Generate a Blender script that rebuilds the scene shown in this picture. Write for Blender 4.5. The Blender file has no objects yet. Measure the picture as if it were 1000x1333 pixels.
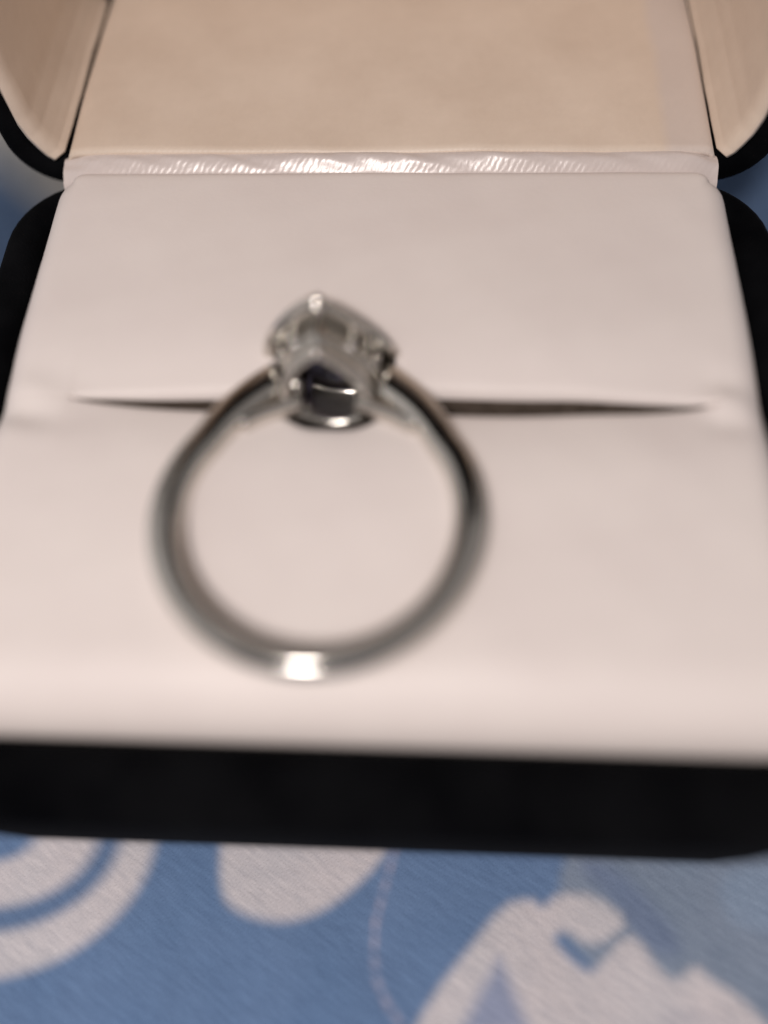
import bpy, bmesh, math, random
import numpy as np
from mathutils import Vector, Matrix

random.seed(4)
MM = 0.001                                   # everything below is written in millimetres
scene = bpy.context.scene
col = scene.collection

# ------------------------------------------------------------------ camera
CAM_POS = np.array([3.4554, -7.6780, 63.7610])
F_PX = 1105.6                                # focal length in pixels of a 1000 px wide frame
PITCH, YAW, ROLL = 1.10584, -0.11203, -0.08339
FW = np.array([math.sin(YAW)*math.cos(PITCH), math.cos(YAW)*math.cos(PITCH), -math.sin(PITCH)])
RT = np.cross(FW, [0, 0, 1]); RT /= np.linalg.norm(RT)
UP = np.cross(RT, FW)
_c, _s = math.cos(ROLL), math.sin(ROLL)
RT, UP = _c*RT + _s*UP, -_s*RT + _c*UP
cd = bpy.data.cameras.new('camera')
cam = bpy.data.objects.new('camera', cd)
col.objects.link(cam)
cam.matrix_world = Matrix(((RT[0], UP[0], -FW[0], CAM_POS[0]*MM),
                           (RT[1], UP[1], -FW[1], CAM_POS[1]*MM),
                           (RT[2], UP[2], -FW[2], CAM_POS[2]*MM),
                           (0, 0, 0, 1)))
cd.sensor_fit = 'HORIZONTAL'
cd.sensor_width = 7.3
cd.lens = 7.3*F_PX/1000
cd.clip_start = 0.002
cd.clip_end = 50
cd.dof.use_dof = True
cd.dof.focus_distance = 0.0595
cd.dof.aperture_fstop = 1.7
scene.camera = cam

# ------------------------------------------------------------------ light (indoors: dim room, a lamp above the box, an added soft fill from the left)
w = bpy.data.worlds.new('World'); scene.world = w; w.use_nodes = True
wb = w.node_tree.nodes['Background']
wb.inputs[0].default_value = (1.0, 0.92, 0.89, 1); wb.inputs[1].default_value = 0.25

def lamp(name, kind, pos, target, energy, colour, size):
    ld = bpy.data.lights.new(name, kind); o = bpy.data.objects.new(name, ld); col.objects.link(o)
    o.location = pos
    o.rotation_euler = (Vector(target)-Vector(pos)).to_track_quat('-Z', 'Y').to_euler()
    ld.energy = energy; ld.color = colour
    if kind == 'AREA': ld.shape = 'DISK'; ld.size = size
    else: ld.shadow_soft_size = size
    return o
lamp('room_lamp', 'AREA', (-0.024, -0.066, 0.160), (-0.004, 0.006, 0.02), 0.20, (1.0, 0.915, 0.875), 0.034)
lamp('left_fill', 'AREA', (-0.90, 0.10, 0.62), (0, 0.02, 0.02), 1.5, (1.0, 0.97, 0.95), 1.3)  # added fill to lighten the left side, not a real source

scene.view_settings.view_transform = 'Standard'
scene.view_settings.look = 'None'
scene.view_settings.exposure = 0.0
scene.view_settings.gamma = 1.0
scene.render.engine = 'CYCLES'

# ------------------------------------------------------------------ helpers
def on_z(px, py, z=0.0):
    """pixel of the photograph -> point on the horizontal plane z (mm)"""
    d = FW + RT*(px-500)/F_PX + UP*(666.5-py)/F_PX
    t = (z-CAM_POS[2])/d[2]
    return CAM_POS + t*d

def mesh_obj(name, verts, faces, m, parent=None, smooth=True):
    me = bpy.data.meshes.new(name)
    me.from_pydata([(float(v[0])*MM, float(v[1])*MM, float(v[2])*MM) for v in verts], [], faces)
    bm = bmesh.new(); bm.from_mesh(me)
    bmesh.ops.recalc_face_normals(bm, faces=bm.faces); bm.to_mesh(me); bm.free()
    me.polygons.foreach_set('use_smooth', [smooth]*len(me.polygons))
    me.materials.append(m)
    o = bpy.data.objects.new(name, me); col.objects.link(o)
    if parent is not None: o.parent = parent
    return o

def empty(name, loc, label, cat):
    o = bpy.data.objects.new(name, None); col.objects.link(o)
    o.location = [c*MM for c in loc]; o.empty_display_size = 0.005
    o['label'] = label; o['category'] = cat
    return o

def adopt(child, parent):
    """parent without moving the child (parents here are only translated)"""
    child.parent = parent
    child.matrix_parent_inverse = Matrix.Translation(parent.location).inverted()

def grid_faces(nu, nv, cu=False, cv=False):
    f = []
    for i in range(nu if cu else nu-1):
        for j in range(nv if cv else nv-1):
            a, b = i, (i+1) % nu; c, d = j, (j+1) % nv
            f.append((a*nv+c, b*nv+c, b*nv+d, a*nv+d))
    return f

def rounded_rect(hx0, hx1, y0, y1, r, n=10):
    pts = []
    for cx, cy, a0 in ((hx1-r, y1-r, 0), (hx0+r, y1-r, 90), (hx0+r, y0+r, 180), (hx1-r, y0+r, 270)):
        for k in range(n+1):
            a = math.radians(a0+90*k/n)
            pts.append((cx+r*math.cos(a), cy+r*math.sin(a)))
    return pts

def noise1(x, seed=0):
    return (math.sin(x*1.7+seed)+math.sin(x*3.1+seed*2.3)*.6+math.sin(x*6.3+seed*4.1)*.3)/1.9
def sstep(a, b, x):
    t = np.clip((x-a)/(b-a), 0, 1); return t*t*(3-2*t)

# ------------------------------------------------------------------ materials
def mat(name):
    m = bpy.data.materials.new(name); m.use_nodes = True
    nt = m.node_tree
    return m, nt, nt.nodes['Principled BSDF']
def node(nt, kind, **kw):
    n = nt.nodes.new(kind)
    for k, v in kw.items(): setattr(n, k, v)
    return n
def coords(nt, scale=(1, 1, 1), rot=(0, 0, 0)):
    tc = node(nt, 'ShaderNodeTexCoord'); mp = node(nt, 'ShaderNodeMapping')
    mp.inputs['Rotation'].default_value = rot
    nt.links.new(tc.outputs['Object'], mp.inputs['Vector'])
    m2 = node(nt, 'ShaderNodeMapping'); m2.inputs['Scale'].default_value = scale
    nt.links.new(mp.outputs['Vector'], m2.inputs['Vector']); return m2.outputs['Vector']
def noise(nt, vec, scale, detail=3, rough=.5):
    n = node(nt, 'ShaderNodeTexNoise'); n.inputs['Scale'].default_value = scale
    n.inputs['Detail'].default_value = detail; n.inputs['Roughness'].default_value = rough
    nt.links.new(vec, n.inputs['Vector']); return n.outputs['Fac']
def wave(nt, vec, scale, dist=1.0, dscale=1.0):
    n = node(nt, 'ShaderNodeTexWave'); n.inputs['Scale'].default_value = scale
    n.inputs['Distortion'].default_value = dist; n.inputs['Detail Scale'].default_value = dscale
    nt.links.new(vec, n.inputs['Vector']); return n.outputs['Fac']
def ramp(nt, fac, stops):
    r = node(nt, 'ShaderNodeValToRGB'); e = r.color_ramp.elements
    while len(e) < len(stops): e.new(0.5)
    for el, (p, c) in zip(e, stops): el.position = p; el.color = (*c, 1)
    nt.links.new(fac, r.inputs['Fac']); return r.outputs['Color']
def bump(nt, h, dist, strength=1.0, prev=None):
    b = node(nt, 'ShaderNodeBump'); b.inputs['Distance'].default_value = dist
    b.inputs['Strength'].default_value = strength
    nt.links.new(h, b.inputs['Height'])
    if prev is not None: nt.links.new(prev, b.inputs['Normal'])
    return b.outputs['Normal']

def m_cushion():
    m, nt, b = mat('cushion_leatherette')
    v = coords(nt)
    c = ramp(nt, noise(nt, v, 160, 3), [(0.3, (0.740, 0.672, 0.648)), (0.7, (0.772, 0.708, 0.680))])
    nt.links.new(c, b.inputs['Base Color'])
    b.inputs['Roughness'].default_value = 0.5
    b.inputs['Specular IOR Level'].default_value = 0.35
    n = bump(nt, noise(nt, v, 2600, 2), 0.00003, 0.35)
    nt.links.new(n, b.inputs['Normal'])
    return m

def m_slot_shade():
    m, nt, b = mat('slot_shade')  # shade deep in the cushion slot, put into a dark brown colour
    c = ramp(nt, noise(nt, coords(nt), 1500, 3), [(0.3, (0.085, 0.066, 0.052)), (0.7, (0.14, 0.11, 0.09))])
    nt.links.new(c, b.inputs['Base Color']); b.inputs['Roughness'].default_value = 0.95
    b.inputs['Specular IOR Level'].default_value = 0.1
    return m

def m_satin(name, tinted, sheen_strip=1.0):
    m, nt, b = mat(name)
    v = coords(nt)
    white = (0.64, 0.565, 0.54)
    if tinted:       # satin lining: warm reflection and the lighter right-hand sheen put into the base colour
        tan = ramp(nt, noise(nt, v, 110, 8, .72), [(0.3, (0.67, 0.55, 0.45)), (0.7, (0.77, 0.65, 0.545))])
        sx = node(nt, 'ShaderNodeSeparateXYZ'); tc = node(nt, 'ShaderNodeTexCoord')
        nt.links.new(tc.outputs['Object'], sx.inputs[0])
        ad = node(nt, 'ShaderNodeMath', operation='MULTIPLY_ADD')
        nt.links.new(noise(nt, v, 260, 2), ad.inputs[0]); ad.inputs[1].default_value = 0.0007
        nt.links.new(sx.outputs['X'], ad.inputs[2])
        mr = node(nt, 'ShaderNodeMapRange'); mr.inputs['To Max'].default_value = 0.6*sheen_strip; mr.inputs['From Min'].default_value = 0.0197
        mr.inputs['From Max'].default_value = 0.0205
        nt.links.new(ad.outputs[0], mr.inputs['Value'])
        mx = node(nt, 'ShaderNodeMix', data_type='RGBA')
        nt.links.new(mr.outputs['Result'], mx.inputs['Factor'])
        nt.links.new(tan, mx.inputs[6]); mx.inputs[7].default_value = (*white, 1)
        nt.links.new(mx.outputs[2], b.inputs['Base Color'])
    else:
        b.inputs['Base Color'].default_value = (*white, 1)
    b.inputs['Roughness'].default_value = 0.42 if tinted else 0.30
    b.inputs['Specular IOR Level'].default_value = 0.4 if tinted else 0.8
    b.inputs['Sheen Weight'].default_value = 0.1
    vr = coords(nt, rot=(0, 0, math.radians(38 if not tinted else 30)))
    n = bump(nt, wave(nt, vr, 850, 3.0, 2.0), 0.00006, 0.14 if not tinted else 0.10*sheen_strip)
    n = bump(nt, noise(nt, v, 500, 3), 0.0001, 0.2 if tinted else 0.42, n)
    nt.links.new(n, b.inputs['Normal'])
    return m

def m_velvet():
    m, nt, b = mat('black_velvet')
    v = coords(nt)
    c = ramp(nt, noise(nt, v, 190, 4), [(0.35, (0.0016, 0.0017, 0.0023)), (0.75, (0.0062, 0.0064, 0.0074))])
    nt.links.new(c, b.inputs['Base Color'])
    b.inputs['Roughness'].default_value = 0.95
    b.inputs['Specular IOR Level'].default_value = 0.02
    b.inputs['Sheen Weight'].default_value = 0.015
    b.inputs['Sheen Roughness'].default_value = 0.4
    b.inputs['Sheen Tint'].default_value = (0.5, 0.52, 0.6, 1)
    n = bump(nt, noise(nt, v, 5000, 2), 0.0001, 0.6)
    nt.links.new(n, b.inputs['Normal'])
    return m

def m_metal(name='white_gold', r0=0.09, r1=0.19):
    m, nt, b = mat(name)
    v = coords(nt)
    b.inputs['Metallic'].default_value = 1
    c = ramp(nt, noise(nt, v, 500, 3), [(0.3, (0.61, 0.585, 0.545)), (0.7, (0.70, 0.675, 0.635))])
    nt.links.new(c, b.inputs['Base Color'])
    r = node(nt, 'ShaderNodeMapRange'); r.inputs['To Min'].default_value = r0; r.inputs['To Max'].default_value = r1
    nt.links.new(noise(nt, v, 900, 4), r.inputs['Value']); nt.links.new(r.outputs['Result'], b.inputs['Roughness'])
    return m

def m_gem(name, colour, ior):
    m, nt, b = mat(name)
    b.inputs['Base Color'].default_value = (*colour, 1)
    b.inputs['Transmission Weight'].default_value = 1
    b.inputs['Roughness'].default_value = 0.14
    b.inputs['IOR'].default_value = ior
    return m

def m_sheet():
    m, nt, b = mat('printed_cotton_sheet')
    at = node(nt, 'ShaderNodeAttribute', attribute_name='print')
    v = coords(nt)
    # dye is uneven from thread to thread
    va = coords(nt, scale=(1, 0.2, 1), rot=(0, 0, math.radians(-58)))
    tone = ramp(nt, noise(nt, va, 2600, 4, .65), [(0.3, (0.87, 0.88, 0.90)), (0.7, (1.09, 1.08, 1.07))])
    big = ramp(nt, noise(nt, v, 110, 3), [(0.3, (0.9, 0.93, 0.95)), (0.7, (1.06, 1.03, 1.02))])
    m1 = node(nt, 'ShaderNodeMix', data_type='RGBA', blend_type='MULTIPLY'); m1.inputs['Factor'].default_value = 1
    nt.links.new(at.outputs['Color'], m1.inputs[6]); nt.links.new(tone, m1.inputs[7])
    m2 = node(nt, 'ShaderNodeMix', data_type='RGBA', blend_type='MULTIPLY'); m2.inputs['Factor'].default_value = 1
    nt.links.new(m1.outputs[2], m2.inputs[6]); nt.links.new(big, m2.inputs[7])
    nt.links.new(m2.outputs[2], b.inputs['Base Color'])
    b.inputs['Roughness'].default_value = 0.75
    b.inputs['Specular IOR Level'].default_value = 0.25
    b.inputs['Sheen Weight'].default_value = 0.12
    vt = coords(nt, rot=(0, 0, math.radians(32)))
    vw = coords(nt, rot=(0, 0, math.radians(-50)))
    n = bump(nt, wave(nt, vt, 1200, 5, 3.0), 0.00005, 0.4)
    n = bump(nt, noise(nt, va, 3000, 3), 0.0001, 0.5, n)
    n = bump(nt, noise(nt, v, 300, 3), 0.0004, 0.3, n)
    nt.links.new(n, b.inputs['Normal'])
    return m

M_SLOT_SHADE = m_slot_shade(); M_CAST = m_metal('matt_white_gold', 0.38, 0.5); M_SIDE = m_satin('beige_satin', True, 0.0)
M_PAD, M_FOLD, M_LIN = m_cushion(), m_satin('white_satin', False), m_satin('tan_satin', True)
M_VEL, M_MET, M_SHEET = m_velvet(), m_metal(), m_sheet()
M_GEM = m_gem('navy_gem', (0.26, 0.26, 0.42), 1.77)
M_DIA = m_gem('clear_gem', (0.93, 0.93, 0.93), 2.2)

# ------------------------------------------------------------------ the sheet the box stands on
BLUE, WHITE, GREY = (0.132, 0.220, 0.392), (0.61, 0.585, 0.615), (0.225, 0.285, 0.385)
PALE = (0.27, 0.31, 0.46)
def poly_w(pts): return np.array([on_z(x, y)[:2] for x, y in pts])
def poly_sd(P, X, Y):
    """signed distance (negative inside) of arrays X, Y to polygon P"""
    d = np.full(X.shape, 1e9); ins = np.zeros(X.shape, bool)
    for i in range(len(P)):
        a, b = P[i], P[(i+1) % len(P)]
        e = b-a; t = np.clip(((X-a[0])*e[0]+(Y-a[1])*e[1])/(e@e+1e-12), 0, 1)
        d = np.minimum(d, np.hypot(X-a[0]-t*e[0], Y-a[1]-t*e[1]))
        cr = ((a[1] > Y) != (b[1] > Y)) & (X < (b[0]-a[0])*(Y-a[1])/(b[1]-a[1]+1e-12)+a[0])
        ins ^= cr
    return np.where(ins, -d, d)
def smooth_poly(pts, it=2):
    P = list(map(np.array, pts))
    for _ in range(it):
        P = [q for i in range(len(P)) for q in (.75*P[i]+.25*P[(i+1) % len(P)], .25*P[i]+.75*P[(i+1) % len(P)])]
    return P

def build_sheet():
    def axis(lo, f0, f1, hi, fine):
        a = list(np.arange(f0, f1, fine))
        s, v = fine, f0
        left = []
        while v > lo: s *= 1.12; v -= s; left.append(v)
        s, v = fine, f1
        right = []
        while v < hi: s *= 1.12; right.append(v); v += s
        return np.array(left[::-1]+a+right)
    xs = axis(-420, -32, 32, 420, 0.22)
    ys = axis(-420, -17, -1, 420, 0.2)
    X, Y = np.meshgrid(xs, ys, indexing='ij')
    # relief: flat under the box, bedding swells up behind and beside it, a few soft folds
    dx = np.maximum(np.abs(X)-26.5, 0); dyb = np.maximum(Y-60, 0); dyf = np.maximum(-4-Y, 0)
    d = np.hypot(dx, np.maximum(dyb, dyf))
    Z = 15.0*sstep(0, 9, dx)*sstep(8, 40, Y) + 8*sstep(0, 40, dyb)
    far = sstep(6, 60, d)
    Z = Z + far*(2.2*np.sin(X*.045+Y*.02+.6)+1.7*np.sin(Y*.06-X*.018+2)) + .12*np.sin(X*.5+Y*.3)*sstep(.5, 6, d)
    # the print
    C = np.zeros(X.shape+(3,)); C[:] = BLUE
    def lay(sd, colour, soft=.62, amount=1.0):
        k = (1-sstep(-soft, soft, sd))*amount
        C[:] = C*(1-k[..., None])+np.array(colour)*k[..., None]
    def ell(c, rx, ry): return (np.hypot((X-c[0])/rx, (Y-c[1])/ry)-1)*min(rx, ry)
    # scattered roundels and petals over the rest of the cloth
    rnd = random.Random(8)
    taken = []
    for i in range(900):
        k = 110 if i < 500 else 400
        cx, cy = rnd.uniform(-k, k), rnd.uniform(-k, k); r = rnd.uniform(5, 11)
        if abs(cx) < 33+r and -18-r < cy < 66+r: continue
        if 20 < cy < 80 and abs(cx) < 62: continue
        if any(math.hypot(cx-a, cy-b) < r+q+5 for a, b, q in taken): continue
        taken.append((cx, cy, r))
        if rnd.random() < .4:                     # five-petalled flower
            a0 = rnd.random()*6
            for j in range(5):
                lay(ell((cx+r*.6*math.cos(a0+j*1.257), cy+r*.6*math.sin(a0+j*1.257)), r*.42, r*.42), WHITE)
            lay(ell((cx, cy), r*.3, r*.3), GREY)
            continue
        lay(ell((cx, cy), r, r), WHITE); lay(ell((cx, cy), r*.75, r*.75), BLUE)
        lay(ell((cx, cy), r*.6, r*.6), WHITE if rnd.random() < .7 else GREY)
    # beside the hinge: pale field on one side, dark field with a pale fleck on the other
    lay(ell((-36, 73.0), 26, 25.5), (0.62, 0.61, 0.58))
    lay(ell((38, 52), 4, 3), PALE)
    # concentric roundel
    c = on_z(-8, 1085)[:2]
    for pts, colour in (((200, 1110, 0, 1270), WHITE), ((155, 1105, 0, 1210), (0.125, 0.20, 0.35)),
                        ((125, 1102, 0, 1178), WHITE), ((45, 1092, 0, 1118), BLUE)):
        rx = np.hypot(*(on_z(pts[0], pts[1])[:2]-c)); ry = np.hypot(*(on_z(pts[2], pts[3])[:2]-c))
        lay(ell(c, rx, ry), colour)
    # half-hidden petal
    lay(poly_sd(poly_w(smooth_poly([(290, 1060), (284, 1150), (300, 1186), (370, 1205), (440, 1178), (512, 1105), (500, 1060)])), X, Y), WHITE)
    # grey-blue leaf and the flower beside it
    lay(poly_sd(poly_w(smooth_poly([(760, 1060), (722, 1150), (740, 1240), (900, 1340), (1100, 1341), (1150, 1060)])), X, Y), GREY)
    lay(poly_sd(poly_w(smooth_poly([(930, 1130), (1060, 1120), (1060, 1210), (950, 1215)])), X, Y), (0.235, 0.325, 0.46), .8, .7)
    lay(poly_sd(poly_w(smooth_poly([(745, 1120), (800, 1120), (900, 1235), (850, 1250), (800, 1180)])), X, Y), (0.16, 0.215, 0.35), .8, .7)
    lay(poly_sd(poly_w(smooth_poly([(520, 1380), (560, 1300), (610, 1235), (655, 1178), (690, 1170), (706, 1182), (728, 1164), (775, 1165), (818, 1198),
        (795, 1224), (765, 1230), (738, 1210), (718, 1222), (742, 1250), (768, 1268), (790, 1248), (806, 1222), (830, 1220), (858, 1264), (880, 1278),
        (905, 1256), (925, 1275), (962, 1296), (1010, 1345), (1000, 1400), (600, 1400)], 1)), X, Y), WHITE)
    lay(poly_sd(poly_w([(650, 1250), (661, 1272), (690, 1345), (600, 1345), (626, 1290)]), X, Y), (0.21, 0.27, 0.44), .8, .8)
    lay(poly_sd(poly_w(smooth_poly([(860, 1300), (960, 1330), (990, 1400), (840, 1400)])), X, Y), (0.50, 0.49, 0.54), .7, .6)
    # dashed pale outline
    L = poly_w([(516, 1100), (501, 1155), (489, 1200), (487, 1240), (490, 1275), (503, 1305), (526, 1340)])
    d = np.full(X.shape, 1e9); run = np.zeros(X.shape); acc = 0
    for a, b in zip(L[:-1], L[1:]):
        e = b-a; t = np.clip(((X-a[0])*e[0]+(Y-a[1])*e[1])/(e@e), 0, 1)
        dd = np.hypot(X-a[0]-t*e[0], Y-a[1]-t*e[1]); near = dd < d
        run = np.where(near, acc+t*np.hypot(*e), run); d = np.minimum(d, dd); acc += np.hypot(*e)
    lay(d-.42, PALE, .18, .5+.16*np.sin(run*5.2)+.12*np.sin(run*1.3+1))
    verts = np.stack([X, Y, Z], -1).reshape(-1, 3)
    o = mesh_obj('bed_sheet', verts, grid_faces(len(xs), len(ys)), M_SHEET)
    ca = o.data.color_attributes.new('print', 'FLOAT_COLOR', 'POINT')
    buf = np.ones((len(verts), 4), np.float32); buf[:, :3] = C.reshape(-1, 3)
    ca.data.foreach_set('color', buf.ravel())
    o['kind'] = 'structure'
    o['label'] = 'blue cotton bed sheet printed with white roundels and flowers under the ring box'
    return o
build_sheet()

# ------------------------------------------------------------------ the ring box
ZT, L_PAD, W_PAD = 21.58, 40.5, 23.5
box = empty('ring_box', (0, 20, 0), 'open black velvet ring box with white slotted cushion and tan satin lined lid', 'ring box')

def shell(name, loops, cap_first, cap_last, xf=None):
    n = len(loops[0]); verts = [v for lp in loops for v in lp]
    faces = grid_faces(len(loops), n, cv=True)
    if cap_first: faces.append(tuple(range(n)))
    if cap_last: faces.append(tuple(range((len(loops)-1)*n, len(loops)*n)))
    if xf: verts = [xf(v) for v in verts]
    o = mesh_obj(name, verts, faces, M_VEL); adopt(o, box); return o

def box_loops(x0, x1, y0, y1, depth, r, wall, lip_z, front=0.0):
    """open tray: inside floor -> inside wall -> rolled rim -> outside wall with draft -> rounded foot; rim at z = lip_z, bottom at lip_z-depth"""
    lp = []
    def loop(inset, z):
        rr = max(r-inset, .8)
        lp.append([(a, b, z) for a, b in rounded_rect(x0+inset, x1-inset, y0+inset+front*min(inset/wall, 1), y1-inset, rr)])
    zb = lip_z-depth
    loop(wall+.3, zb+1.6); loop(wall, zb+2.2); loop(wall, lip_z-wall*.5)
    for k in range(1, 9):
        a = math.pi*k/8
        loop(wall*.5+wall*.5*math.cos(a), lip_z-wall*.5+wall*.5*math.sin(a))
    for k in range(1, 6):
        t = k/5; loop(1.1*t*t, lip_z-wall*.5-(depth-wall*.5-1.6)*t)
    for k in range(1, 6):
        a = math.pi/2*k/5
        loop(1.1+1.6*(1-math.cos(a)), zb+1.6-1.6*math.sin(a))
    return lp

shell('base_shell', box_loops(-26.9, 26.9, -3.4, 41.5, 20.0, 6.2, 3.0, 20.0, 1.3), True, True,
      xf=lambda v: (v[0], v[1]-1.0*max(0, 1-(v[0]/25)**2)*min(1, max(0, (19-v[2])/12)) if v[1] < -.2 else v[1], v[2]))
# lid: the same tray tipped back through a right angle, its rim in the plane y = 41.7
LID_Y, LID_Z = 41.7, 18.3
shell('lid_shell', box_loops(-27.4, 27.4, 0, 46.0, 22.5, 4.2, 2.2, 0.0), True, True,
      xf=lambda v: (v[0], LID_Y-v[2], LID_Z+v[1]))

# cushion: one wrapped foam block with a pointed slot
YS, XC, HW = 21.2, 0.85, 19.7
PAD_Y0 = 1.1
RX = -2.47                                     # where the ring head is pushed into the slot
def build_cushion():
    r = 1.9; rb = 1.1; cols = []
    cols.append((-W_PAD, 9.0))
    for k in range(0, 9):
        a = math.pi/2*(1-k/8); cols.append((-(W_PAD-r+r*math.sin(a)), r*(1-math.cos(a))))
    cols += [(x, 0) for x in np.linspace(-(W_PAD-r), W_PAD-r, 190)[1:-1]]
    for k in range(0, 9):
        a = math.pi/2*k/8; cols.append(((W_PAD-r+r*math.sin(a)), r*(1-math.cos(a))))
    cols.append((W_PAD, 9.0))
    verts = []; nrow = None
    for x, dropx in cols:
        t = (x-XC)/HW; lens = max(0.0, 1-t*t)**.5 if abs(t) < 1 else 0.0
        lens2 = max(0.0, 1-abs(t)**3.2) if abs(t) < 1 else 0.0
        g = .60*lens2*(.82+.18*float(sstep(-14, -2, x))); bump_ = math.exp(-((x-RX)/3.9)**6)
        gb = g+3.95*bump_; gf = g+1.45*math.exp(-((x-RX)/2.7)**4)
        D = 9.0*lens**.8+.12; rl = .8*lens**.7+.05
        prof = []
        wob = .10*noise1(x*.13, 1)
        # front half
        rf = 4.4
        prof.append((0, 10.0))
        for k in range(0, 9):
            a = math.pi/2*(1-k/8); prof.append((rf-rf*math.sin(a), rf*(1-math.cos(a))*.9))
        yl = YS-gf-rl+wob
        for y in np.linspace(rf, yl, 46)[1:]: prof.append((y, 0))
        for k in range(1, 7):
            a = math.pi/2*k/6; prof.append((yl+rl*math.sin(a), rl*(1-math.cos(a))))
        prof.append((YS-gf*.98+wob, D*.5+rl*.5)); prof.append((YS-gf*.9+wob, D))
        prof.append((YS+gb*.9+wob, D)); prof.append((YS+gb*.98+wob, D*.5+rl*.5))
        yb = YS+gb+rl+wob
        for k in range(6, 0, -1):
            a = math.pi/2*k/6; prof.append((yb-rl*math.sin(a), rl*(1-math.cos(a))))
        for y in np.linspace(yb, L_PAD-rb, 46)[:-1]: prof.append((y, 0))
        for k in range(0, 9):
            a = math.pi/2*k/8; prof.append((L_PAD-rb+rb*math.sin(a), rb*(1-math.cos(a))))
        prof.append((L_PAD, 10.0))
        nrow = len(prof)
        # plan outline: corners drawn in a little
        for y, dr in prof:
            e = abs(x)/W_PAD
            yy = y
            wide = .5+.5*lens
            sag = 1.05*wide*math.exp(-(abs(y-YS)/3.0)**1.6)
            crown = .35*(1-((x)/23)**2)*math.sin(math.pi*min(max(y/L_PAD, 0), 1))
            und = .04*noise1(x*.21+y*.17, 3)+.025*noise1(y*.4-x*.1, 5)
            # puckers where the wrap is pulled round the ends of the slot
            pk = .28*math.exp(-((x+21.2)/2.2)**2)*math.sin((y-YS+x*.25+5.6)*1.5)*math.exp(-((y-YS+.8)/2.2)**2)
            pk += .40*math.exp(-((x-20.9)/1.3)**2)*math.cos((y-YS)*1.6)*math.exp(-((y-YS)/1.9)**2)
            z = ZT-dr-dropx-sag+(crown+und+pk)-.18
            xx = x; rc = 2.3; dx_, dy_ = (abs(x)-(W_PAD-rc))/rc, (y-(L_PAD-rc))/rc
            if dx_ > 0 and dy_ > 0:               # corners rounded in plan
                k_ = max(dx_, dy_)/math.hypot(dx_, dy_)
                xx = math.copysign(W_PAD-rc+dx_*k_*rc, x); yy = L_PAD-rc+dy_*k_*rc
            yy = PAD_Y0+yy*(L_PAD-PAD_Y0)/L_PAD if yy < 10 else yy+0.0 if yy > 20 else yy+PAD_Y0*(1-10/L_PAD)*(20-yy)/10
            verts.append((xx+.15, yy, max(z, 10.5)))
    o = mesh_obj('cushion', verts, grid_faces(len(cols), nrow), M_PAD); adopt(o, box)
    o.data.materials.append(M_SLOT_SHADE)              # slot interior coloured dark to stand for the shade in it
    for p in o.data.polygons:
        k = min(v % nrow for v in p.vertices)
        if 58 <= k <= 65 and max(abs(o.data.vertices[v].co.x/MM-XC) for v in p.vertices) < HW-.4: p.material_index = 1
    o['label'] = 'white padded leatherette cushion with a long pointed slot'
build_cushion()

# satin strip rolled over the hinge, between cushion and lid lining
def build_fold():
    verts = []; xs = np.linspace(-23.2, 23.3, 240)
    prof = [(39.7, 18.0), (39.75, 19.5), (39.85, 20.3), (40.1, 20.75), (40.4, 20.95), (40.7, 21.2), (41.0, 21.42), (41.3, 21.55), (41.65, 21.52),
            (42.1, 21.3), (42.6, 20.9), (43.0, 20.4)]
    # denser, smooth profile
    P = np.array(prof); t = np.linspace(0, len(P)-1, 45)
    def cr(i, u):
        p0, p1, p2, p3 = P[max(i-1, 0)], P[i], P[min(i+1, len(P)-1)], P[min(i+2, len(P)-1)]
        return .5*((2*p1)+(p2-p0)*u+(2*p0-5*p1+4*p2-p3)*u*u+(3*p1-p0-3*p2+p3)*u**3)
    Q = [cr(min(int(a), len(P)-2), a-min(int(a), len(P)-2)) for a in t]
    for x in xs:
        e = math.exp(-((abs(x)-23.3)/1.4)**2)
        for y, z in Q:
            k = math.exp(-((y-41.2)/.6)**2)
            w_ = .13*noise1(x*.3+y*1.0, 2)*k+.03*noise1(x*1.3-y*2, 6)*k-.5*e
            verts.append((x, y+.12*noise1(x*.35, 9)*k, z+w_+.12*math.sin(x*.12+1)*k))
    o = mesh_obj('satin_fold', verts, grid_faces(len(xs), 45), M_FOLD); adopt(o, box)
    o['label'] = 'shiny white satin strip rolled over the hinge'
build_fold()

# lid lining: a floor panel (on the lid's hinge wall), two side panels, the panel inside the lid's top
def slab(name, fn, nu, nv, thick, m):
    """padded sheet: fn(u,v) -> point and outward normal"""
    top, bot = [], []
    for i in range(nu):
        for j in range(nv):
            p, n = fn(i/(nu-1), j/(nv-1)); p = np.array(p); n = np.array(n)
            top.append(p); bot.append(p-n*thick)
    N = nu*nv; f = grid_faces(nu, nv)
    faces = f+[tuple(N+k for k in q[::-1]) for q in f]
    for i in range(nu-1):
        for j in (0, nv-1):
            a, b = i*nv+j, (i+1)*nv+j; faces.append((a, b, N+b, N+a))
    for j in range(nv-1):
        for i in (0, nu-1):
            a, b = i*nv+j, i*nv+j+1; faces.append((a, b, N+b, N+a))
    o = mesh_obj(name, top+bot, faces, m); adopt(o, box); return o

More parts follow.
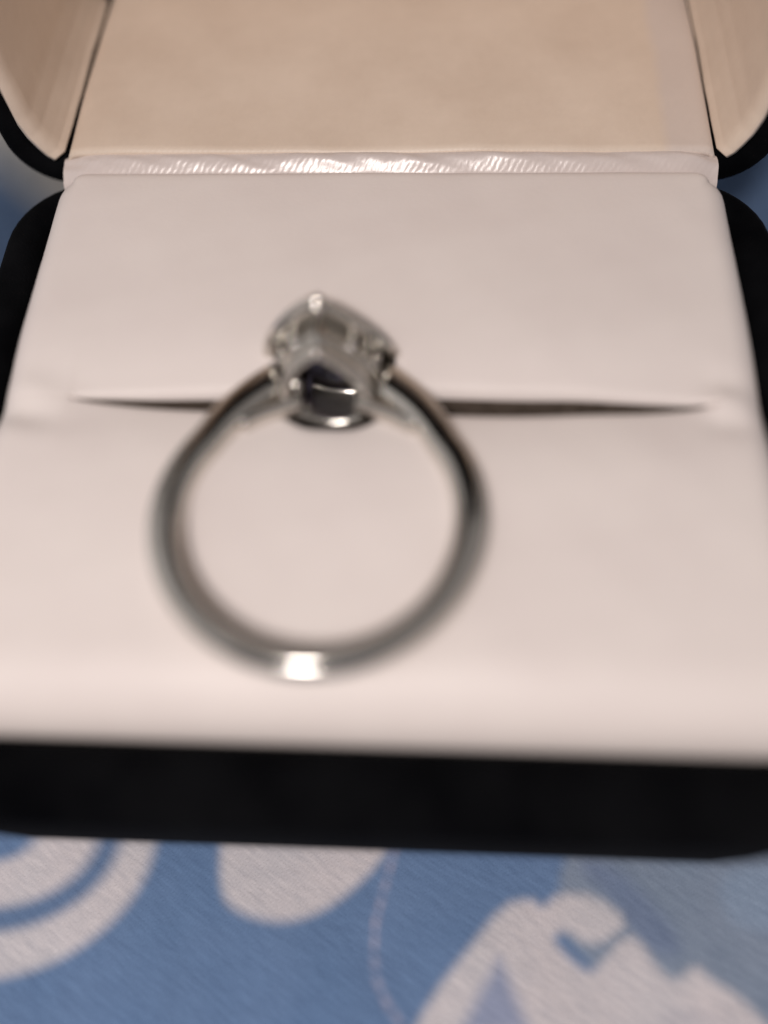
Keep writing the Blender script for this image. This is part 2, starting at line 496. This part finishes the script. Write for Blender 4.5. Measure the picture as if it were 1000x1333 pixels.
def edge_round(u, r, span):          # drop near both ends of a 0..1 parameter
    d = min(u, 1-u)*span
    if d >= r: return 0.0
    return r*(1-math.sqrt(max(0, 1-((r-d)/r)**2)))
def floor_fn(u, v):
    uu = .5-.5*math.cos(math.pi*u)*(1-.0)
    uu = .5*u+.5*uu
    x = -23.0+46.2*uu; y = 41.75+19.4*v
    z = 21.62-edge_round(uu, .9, 45.5)*.8+.12*noise1(x*.16+y*.11, 4)+.10*math.sin(math.pi*v)
    return (x, y, z), (0, 0, 1)
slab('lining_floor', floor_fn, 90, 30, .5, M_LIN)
def side_fn(s):
    prof = [(23.4, 20.9), (23.8, 21.25), (24.15, 21.85), (24.55, 22.7), (24.85, 24.0), (25.0, 27), (24.85, 32), (24.85, 42), (24.9, 54), (24.8, 61)]
    def fn(u, v):
        a = u*(len(prof)-1); i = min(int(a), len(prof)-2); t = a-i
        x = prof[i][0]*(1-t)+prof[i+1][0]*t; z = prof[i][1]*(1-t)+prof[i+1][1]*t
        tx, tz = prof[i+1][0]-prof[i][0], prof[i+1][1]-prof[i][1]; l = math.hypot(tx, tz)
        n = (-tz/l*s, 0, tx/l)
        y = 42.0+.9*(1-u)*0+19.0*v
        r = edge_round(v, .8, 19)
        x -= .06*noise1(y*.3+z*.2, 2)
        return ((x+r*.6)*s, y, z), n
    return fn
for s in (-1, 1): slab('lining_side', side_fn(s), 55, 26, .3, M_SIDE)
def top_fn(u, v):
    x = -24.2+48.4*u; z = 21.6+40.0*v
    return (x, 61.9-.5*math.sin(math.pi*u)*math.sin(math.pi*v)+.4*edge_round(u, 1, 48)+.4*edge_round(v, 1, 40), z), (0, -1, 0)
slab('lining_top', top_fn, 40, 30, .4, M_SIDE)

# ------------------------------------------------------------------ the ring
R_OUT = 9.38
AL = math.radians(5.6)
HD = np.array([0.0, math.cos(AL), -math.sin(AL)])         # from the centre of the band to the head
XD = np.array([1.0, 0.0, 0.0]); AX = np.cross(XD, HD)      # AX: axis of the finger hole, towards the open side
RC = np.array([RX, 12.85, 22.00])
ring = empty('ring', (RX, 3.4, 21.6), 'pale metal ring with a pear shaped halo head tucked in the cushion slot', 'ring')
def rp(x, h, a): return RC+XD*(x-.14*a)+HD*(h-.55)+AX*(a-.06*x)                  # ring coordinates -> scene

def sweep(name, centres, us, vs, sections, closed, parent, m=None):
    n = len(sections[0]); verts = []
    for c, u, v, sec in zip(centres, us, vs, sections):
        for p, q in sec: verts.append(c+u*p+v*q)
    f = grid_faces(len(centres), n, cu=closed, cv=True)
    if not closed:
        f.append(tuple(range(n))); f.append(tuple(range((len(centres)-1)*n, len(centres)*n)))
    o = mesh_obj(name, verts, f, m or M_MET); adopt(o, ring) if parent is None else None
    if parent is not None:
        o.parent = parent; o.matrix_parent_inverse = Matrix.Translation(ring.location).inverted()
    return o
def superell(a, b, n=20, e=3.2):
    out = []
    for k in range(n):
        t = 2*math.pi*k/n; c, s = math.cos(t), math.sin(t)
        out.append((a*math.copysign(abs(c)**(2/e), c), b*math.copysign(abs(s)**(2/e), s)))
    return out
# band with shoulders that leave the circle and climb to the head
cs, us, vs, ss = [], [], [], []
for k in range(161):
    ph = math.radians(19+(360-38)*k/160)
    p = min(ph, 2*math.pi-ph); p0 = math.radians(60)
    t_ = max(0.0, (math.radians(56)-p)/math.radians(37))
    out = R_OUT+1.9*t_**1.3
    th = 1.45+.55*(math.sin(p)**2 if p > math.pi/2 else 1.0)+.6*t_**1.5
    wd = 1.7+.4*float(sstep(math.radians(170), math.radians(40), p))
    rad = math.cos(ph)*HD+math.sin(ph)*XD
    cs.append(RC+rad*(out-th/2)); us.append(rad); vs.append(AX); ss.append(superell(th/2, wd/2, 28, 3.2))
sweep('band', cs, us, vs, ss, False, None)

def pear(n, w_, lo, hi, m_=.75):
    """outline in (x, axis): point at +hi, round end at -lo"""
    mx = max(math.sin(2*math.pi*k/400)*math.sin(math.pi*k/400)**m_ for k in range(200))
    pts = []
    for k in range(n):
        t = 2*math.pi*k/n
        x = math.copysign(abs(math.sin(t))*abs(math.sin(t/2))**m_, math.sin(t))/mx*w_
        pts.append((x, (hi-lo)/2+(hi+lo)/2*math.cos(t)))
    return pts
def pear_tube(name, w_, lo, hi, h, a, b, parent=None, e=2.4, tilt=0.0):
    P = pear(72, w_, lo, hi); n = len(P); cs, us, vs, ss = [], [], [], []
    for i, (x, ax) in enumerate(P):
        q0, q1 = P[i-1], P[(i+1) % n]
        tx, ta = q1[0]-q0[0], q1[1]-q0[1]; l = math.hypot(tx, ta) or 1
        cs.append(rp(x, h+tilt*(ax+lo), ax)); us.append((XD*ta-AX*tx)/l); vs.append(HD); ss.append(superell(a, b, 12, e))
    return sweep(name, cs, us, vs, ss, True, parent)
H_HALO = 12.1
halo = pear_tube('halo', 3.75, 3.6, 4.35, H_HALO, .78, .42)
pear_tube('gallery_rail', 3.0, 2.6, 3.75, 10.5, .22, .34)
TILT = .32
pear_tube('basket_rim', 2.5, 1.0, 3.5, 7.9, .30, .34, tilt=TILT)
def cup():                                        # thin flaring wall between basket rim and rail
    verts = []; lv = [0, .33, .7, 1.0]
    for off in (0.12, -0.12):
        for t in (lv if off > 0 else lv[::-1]):
            P = pear(72, 2.5+.45*t+off, 1.0+2.0*t+off, 3.5+.15*t+off)
            verts += [rp(x, (7.9+TILT*(a+1.0))*(1-t)+11.7*t, a) for x, a in P]
    adopt(mesh_obj('basket', verts, grid_faces(8, 72, cu=True, cv=True), M_CAST), ring)
cup()
# bridge that closes the finger hole under the head, either side of the basket
for sx in (-1, 1):
    cs, us, vs, ss = [], [], [], []
    for k in range(21):
        ph = math.radians(12+28*k/20)*sx
        rad = math.cos(ph)*HD+math.sin(ph)*XD
        cs.append(RC+rad*8.0); us.append(rad); vs.append(AX); ss.append(superell(.5, .75, 16, 2.8))
    sweep('bridge', cs, us, vs, ss, False, None)

def tube(name, pts, rads, parent=None, n=10):
    cs, us, vs, ss = [], [], [], []
    for i, p in enumerate(pts):
        a, b = pts[max(i-1, 0)], pts[min(i+1, len(pts)-1)]
        t = (b-a)/np.linalg.norm(b-a); u = np.cross(t, AX if abs(t@AX) < .9 else XD); u /= np.linalg.norm(u); v = np.cross(t, u)
        cs.append(p); us.append(u); vs.append(v); ss.append([(rads[i]*math.cos(2*math.pi*k/n), rads[i]*math.sin(2*math.pi*k/n)) for k in range(n)])
    return sweep(name, cs, us, vs, ss, False, parent)
# claws run from the basket rim past the rail to the girdle; the one at the point is a little longer
for x0, a0, x1, a1, x2, a2 in ((0, 3.3, 0, 3.6, 0, 3.8), (1.75, .75, 2.2, 1.2, 2.3, 1.2), (-1.75, .75, -2.2, 1.2, -2.3, 1.2),
                               (1.5, -.6, 1.9, -1.7, 2.0, -1.9), (-1.5, -.6, -1.9, -1.7, -2.0, -1.9)):
    tube('prong', [rp(x0, 8.05+TILT*(a0+1), a0), rp(x0*.5+x1*.5, 9.35+.1*(a0+1), a0*.5+a1*.5), rp(x1, 10.3, a1), rp(x2, 12.0, a2), rp(x2*.97, 13.1, a2*.97), rp(x2*.8, 13.45, a2*.8)],
         [.36, .34, .36, .36, .34, .2])
for sx in (-1, 1):                               # struts between rail and halo
    for ax in (-1.4, 1.0, 2.4):
        xx = sx*(2.55 if ax < 2 else 1.55)
        tube('strut', [rp(xx, 10.2, ax), rp(xx*1.22, H_HALO, ax*1.18)], [.28, .3])
# bead at the point of the halo
tube('point_claw', [rp(0, H_HALO-.6, 4.35), rp(0, H_HALO+.2, 4.55), rp(0, H_HALO+.9, 4.4)], [.3, .42, .2])

def gem_mesh(name, outline, crown_h, pav_h, table, m, centre=(0, 0)):
    n = len(outline); v = []
    for x, a in outline: v.append((x, a, .06))
    for x, a in outline: v.append((x, a, -.06))
    for x, a in outline: v.append((centre[0]+(x-centre[0])*table, centre[1]+(a-centre[1])*table, crown_h))
    for x, a in outline: v.append((centre[0]+(x-centre[0])*.5, centre[1]+(a-centre[1])*.5, -pav_h*.58))
    v.append((*centre, -pav_h))
    f = []
    for i in range(n):
        j = (i+1) % n
        f += [(i, j, n+j, n+i), (i, j, 2*n+j), (i, 2*n+j, 2*n+i), (n+i, n+j, 3*n+j), (n+i, 3*n+j, 3*n+i), (3*n+i, 3*n+j, 4*n)]
    f.append(tuple(range(2*n, 3*n)))
    return v, f
v, f = gem_mesh('g', pear(20, 2.6, 2.2, 3.35), .9, 2.2, .58, None, (0, 0.2))
o = mesh_obj('centre_stone', [rp(x, 12.15+h, a) for x, a, h in v], f, M_GEM, None, False); adopt(o, ring)
o['label'] = 'dark pear cut stone in the middle of the head'
# small round stones along the halo, facing outwards
v, f = gem_mesh('s', [(.5*math.cos(2*math.pi*k/8), .5*math.sin(2*math.pi*k/8)) for k in range(8)], .22, .42, .55, None)
base = None
P = pear(360, 3.75, 3.6, 4.35); P.append(P[0])
seg = np.cumsum([0]+[math.hypot(P[i+1][0]-P[i][0], P[i+1][1]-P[i][1]) for i in range(360)])
NS = 19
for k in range(NS):
    i = int(np.searchsorted(seg, seg[-1]*(k+.5)/NS)); x, a = P[min(i, 360)]
    c = rp(x, H_HALO+.36, a)
    if base is None:
        base = mesh_obj('halo_stone', [XD*q[0]+AX*q[1]+HD*q[2] for q in v], f, M_DIA, None, False); s_ = base
    else:
        s_ = base.copy(); col.objects.link(s_)
    s_.location = [t*MM for t in c]; s_.parent = halo
    s_.matrix_parent_inverse = Matrix.Identity(4)
